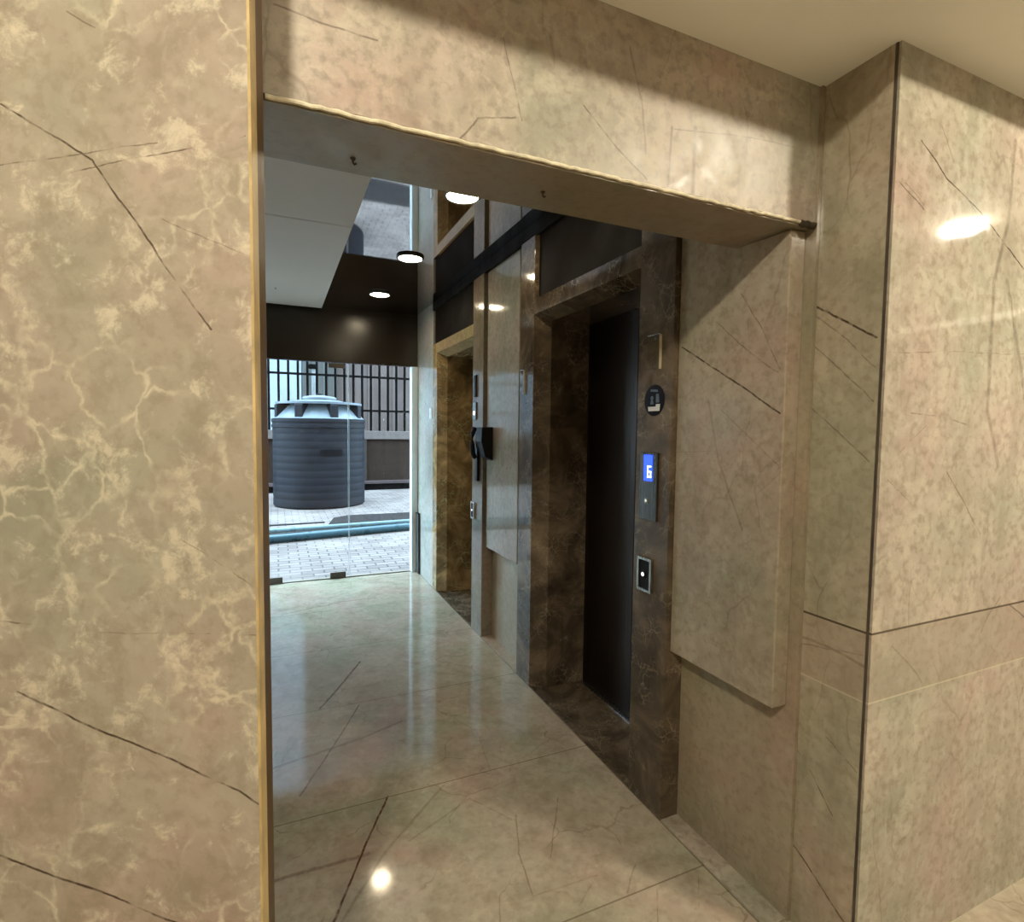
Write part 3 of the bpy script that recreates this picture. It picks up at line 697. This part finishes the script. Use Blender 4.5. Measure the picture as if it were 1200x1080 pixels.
# boundary wall with railing
o = thing('boundary_wall', (2.0, 13.4, 0), 'low brown boundary wall behind the tank, pale coping and framed panels', 'wall')
m_bw = plain('brown_render', (.026, .0172, .0135), .8, var=.15, vs=5, spec=0.0)
obj('wall_body', box(B(), -4, 8, 13.42, 13.60, 0, 1.235), m_bw, o)
obj('coping', box(B(), -4, 8, 13.36, 13.64, 1.236, 1.44, .01), plain('grey_coping', (.105, .084, .076), .8, spec=0.0), o)
obj('ledge', box(B(), -4, 8, 13.30, 13.419, .15, .225, .008), plain('pink_ledge', (.068, .05, .048), .8, spec=0.0), o)
obj('base_strip', box(B(), -4, 8, 13.36, 13.4195, 0, .149), plain('dark_base', (.006, .005, .005), .9, spec=0.0), o)
for x in (-3.2, -.9, 1.93, 4.2, 6.4):
    obj('pier', box(B(), x - .07, x + .07, 13.37, 13.4195, .226, 1.2355, .006), plain('pier_stone', (.04, .032, .028), .8, spec=0.0), o)
o = thing('railing', (2.0, 13.5, 1.44), 'dark metal bar railing on top of the brown boundary wall', 'railing')
m_rail = plain('dark_iron', (.004, .0036, .0036), .6, spec=0.0)
for z in (1.93, 2.75): obj('rail', box(B(), -4, 8, 13.49, 13.53, z - .025, z + .025), m_rail, o)
x = -3.9
while x < 7.9:
    obj('bar', box(B(), x - .026, x + .026, 13.5302, 13.565, 1.441, 3.25), m_rail, o); x += .208
o = thing('lamp_post', (.81, 13.9, 0), 'slim white post with a dark head behind the water tank', 'post')
obj('post', lathe(B(), [(.045, 0), (.045, 2.95)], (.85, 14.2, 0), 20), plain('white_post', (.2, .2, .2), .5, spec=0.0), o, smooth=True)
obj('head', box(B(), .74, .93, 14.12, 14.28, 2.951, 3.06, .02), m_rail, o)

# pipes, mat on the paving
def pipe(pts, r, col, label):
    bm = B(); q = []
    for a, b in zip(pts, pts[1:]):
        for k in range(12):
            f = k / 12; q.append(tuple(a[i] + (b[i] - a[i]) * f for i in range(3)))
    q.append(pts[-1]); tube(bm, q, r, 12)
    obj('pipe', bm, plain('pipe_plastic', col, .3, var=.1), origin=pts[0], smooth=True, label=label, cat='pipe', group='pipes across the paving')
pipe([(-2.5, 7.15, .055), (-.08, 7.55, .055), (1.80, 7.86, .055), (4.5, 8.3, .055)], .055, (.02, .062, .08), 'thicker teal pipe lying across the courtyard paving, nearer the door')
pipe([(-2.5, 8.05, .04), (-.08, 8.22, .04), (1.9, 8.38, .04), (4.5, 8.6, .04)], .036, (.10, .15, .16), 'thinner pale blue pipe lying across the paving, nearer the tank')
bm = prism(B(), [(.70, 8.62), (2.9, 8.72), (3.0, 9.45), (1.1, 9.5), (.85, 9.3)], -.003, .012, bev=.004)
obj('rubber_mat', bm, plain('grey_mat', (.030, .026, .025), .8, var=.2, vs=12, spec=0.0), origin=(1.8, 9.1, 0), label='dark grey mat lying on the paving right of the tank', cat='mat')
bm = prism(B(), [(-.9, 8.86), (.68, 8.90), (.68, 8.97), (-.9, 8.94)], -.003, .01)
obj('drain_strip', bm, plain('drain_grey', (.03, .028, .028), .7, spec=0.0), origin=(0, 8.9, 0), label='thin dark drain strip in the paving in front of the tank', cat='drain')

# buildings behind the boundary wall
def corrugated(name, x0, x1, y, col, label, pitch=.32, depth=.05, h=14.0, dp=1.5):
    o = thing(name, ((x0 + x1) / 2, y, 0), label, 'building', 'buildings beyond the boundary wall')
    poly = []; x = x0
    while x < x1 - pitch:
        poly += [(x, y), (x + pitch * .45, y), (x + pitch * .55, y + depth), (x + pitch * .95, y + depth)]; x += pitch
    poly += [(x1, y), (x1, y + dp), (x0, y + dp)]
    obj('wall', prism(B(), poly, 0, h), plain('sheet_' + name, col, .8, var=.1, vs=1.2, spec=0.0), o)
    obj('roof', box(B(), x0, x1, y, y + dp, h + .001, h + .12), m_ext, o)
corrugated('pale_building', -9, .80, 20.2, (.185, .20, .215), 'pale blue building at the left, beyond the railing', .9)
corrugated('cream_building', .2, 3.2, 22.4, (.20, .19, .175), 'narrow cream building between the pale blue and grey ones', .37, dp=.8)
corrugated('grey_building', 2.04, 12, 18.9, (.074, .056, .050), 'grey corrugated building at the right, beyond the railing', .42)
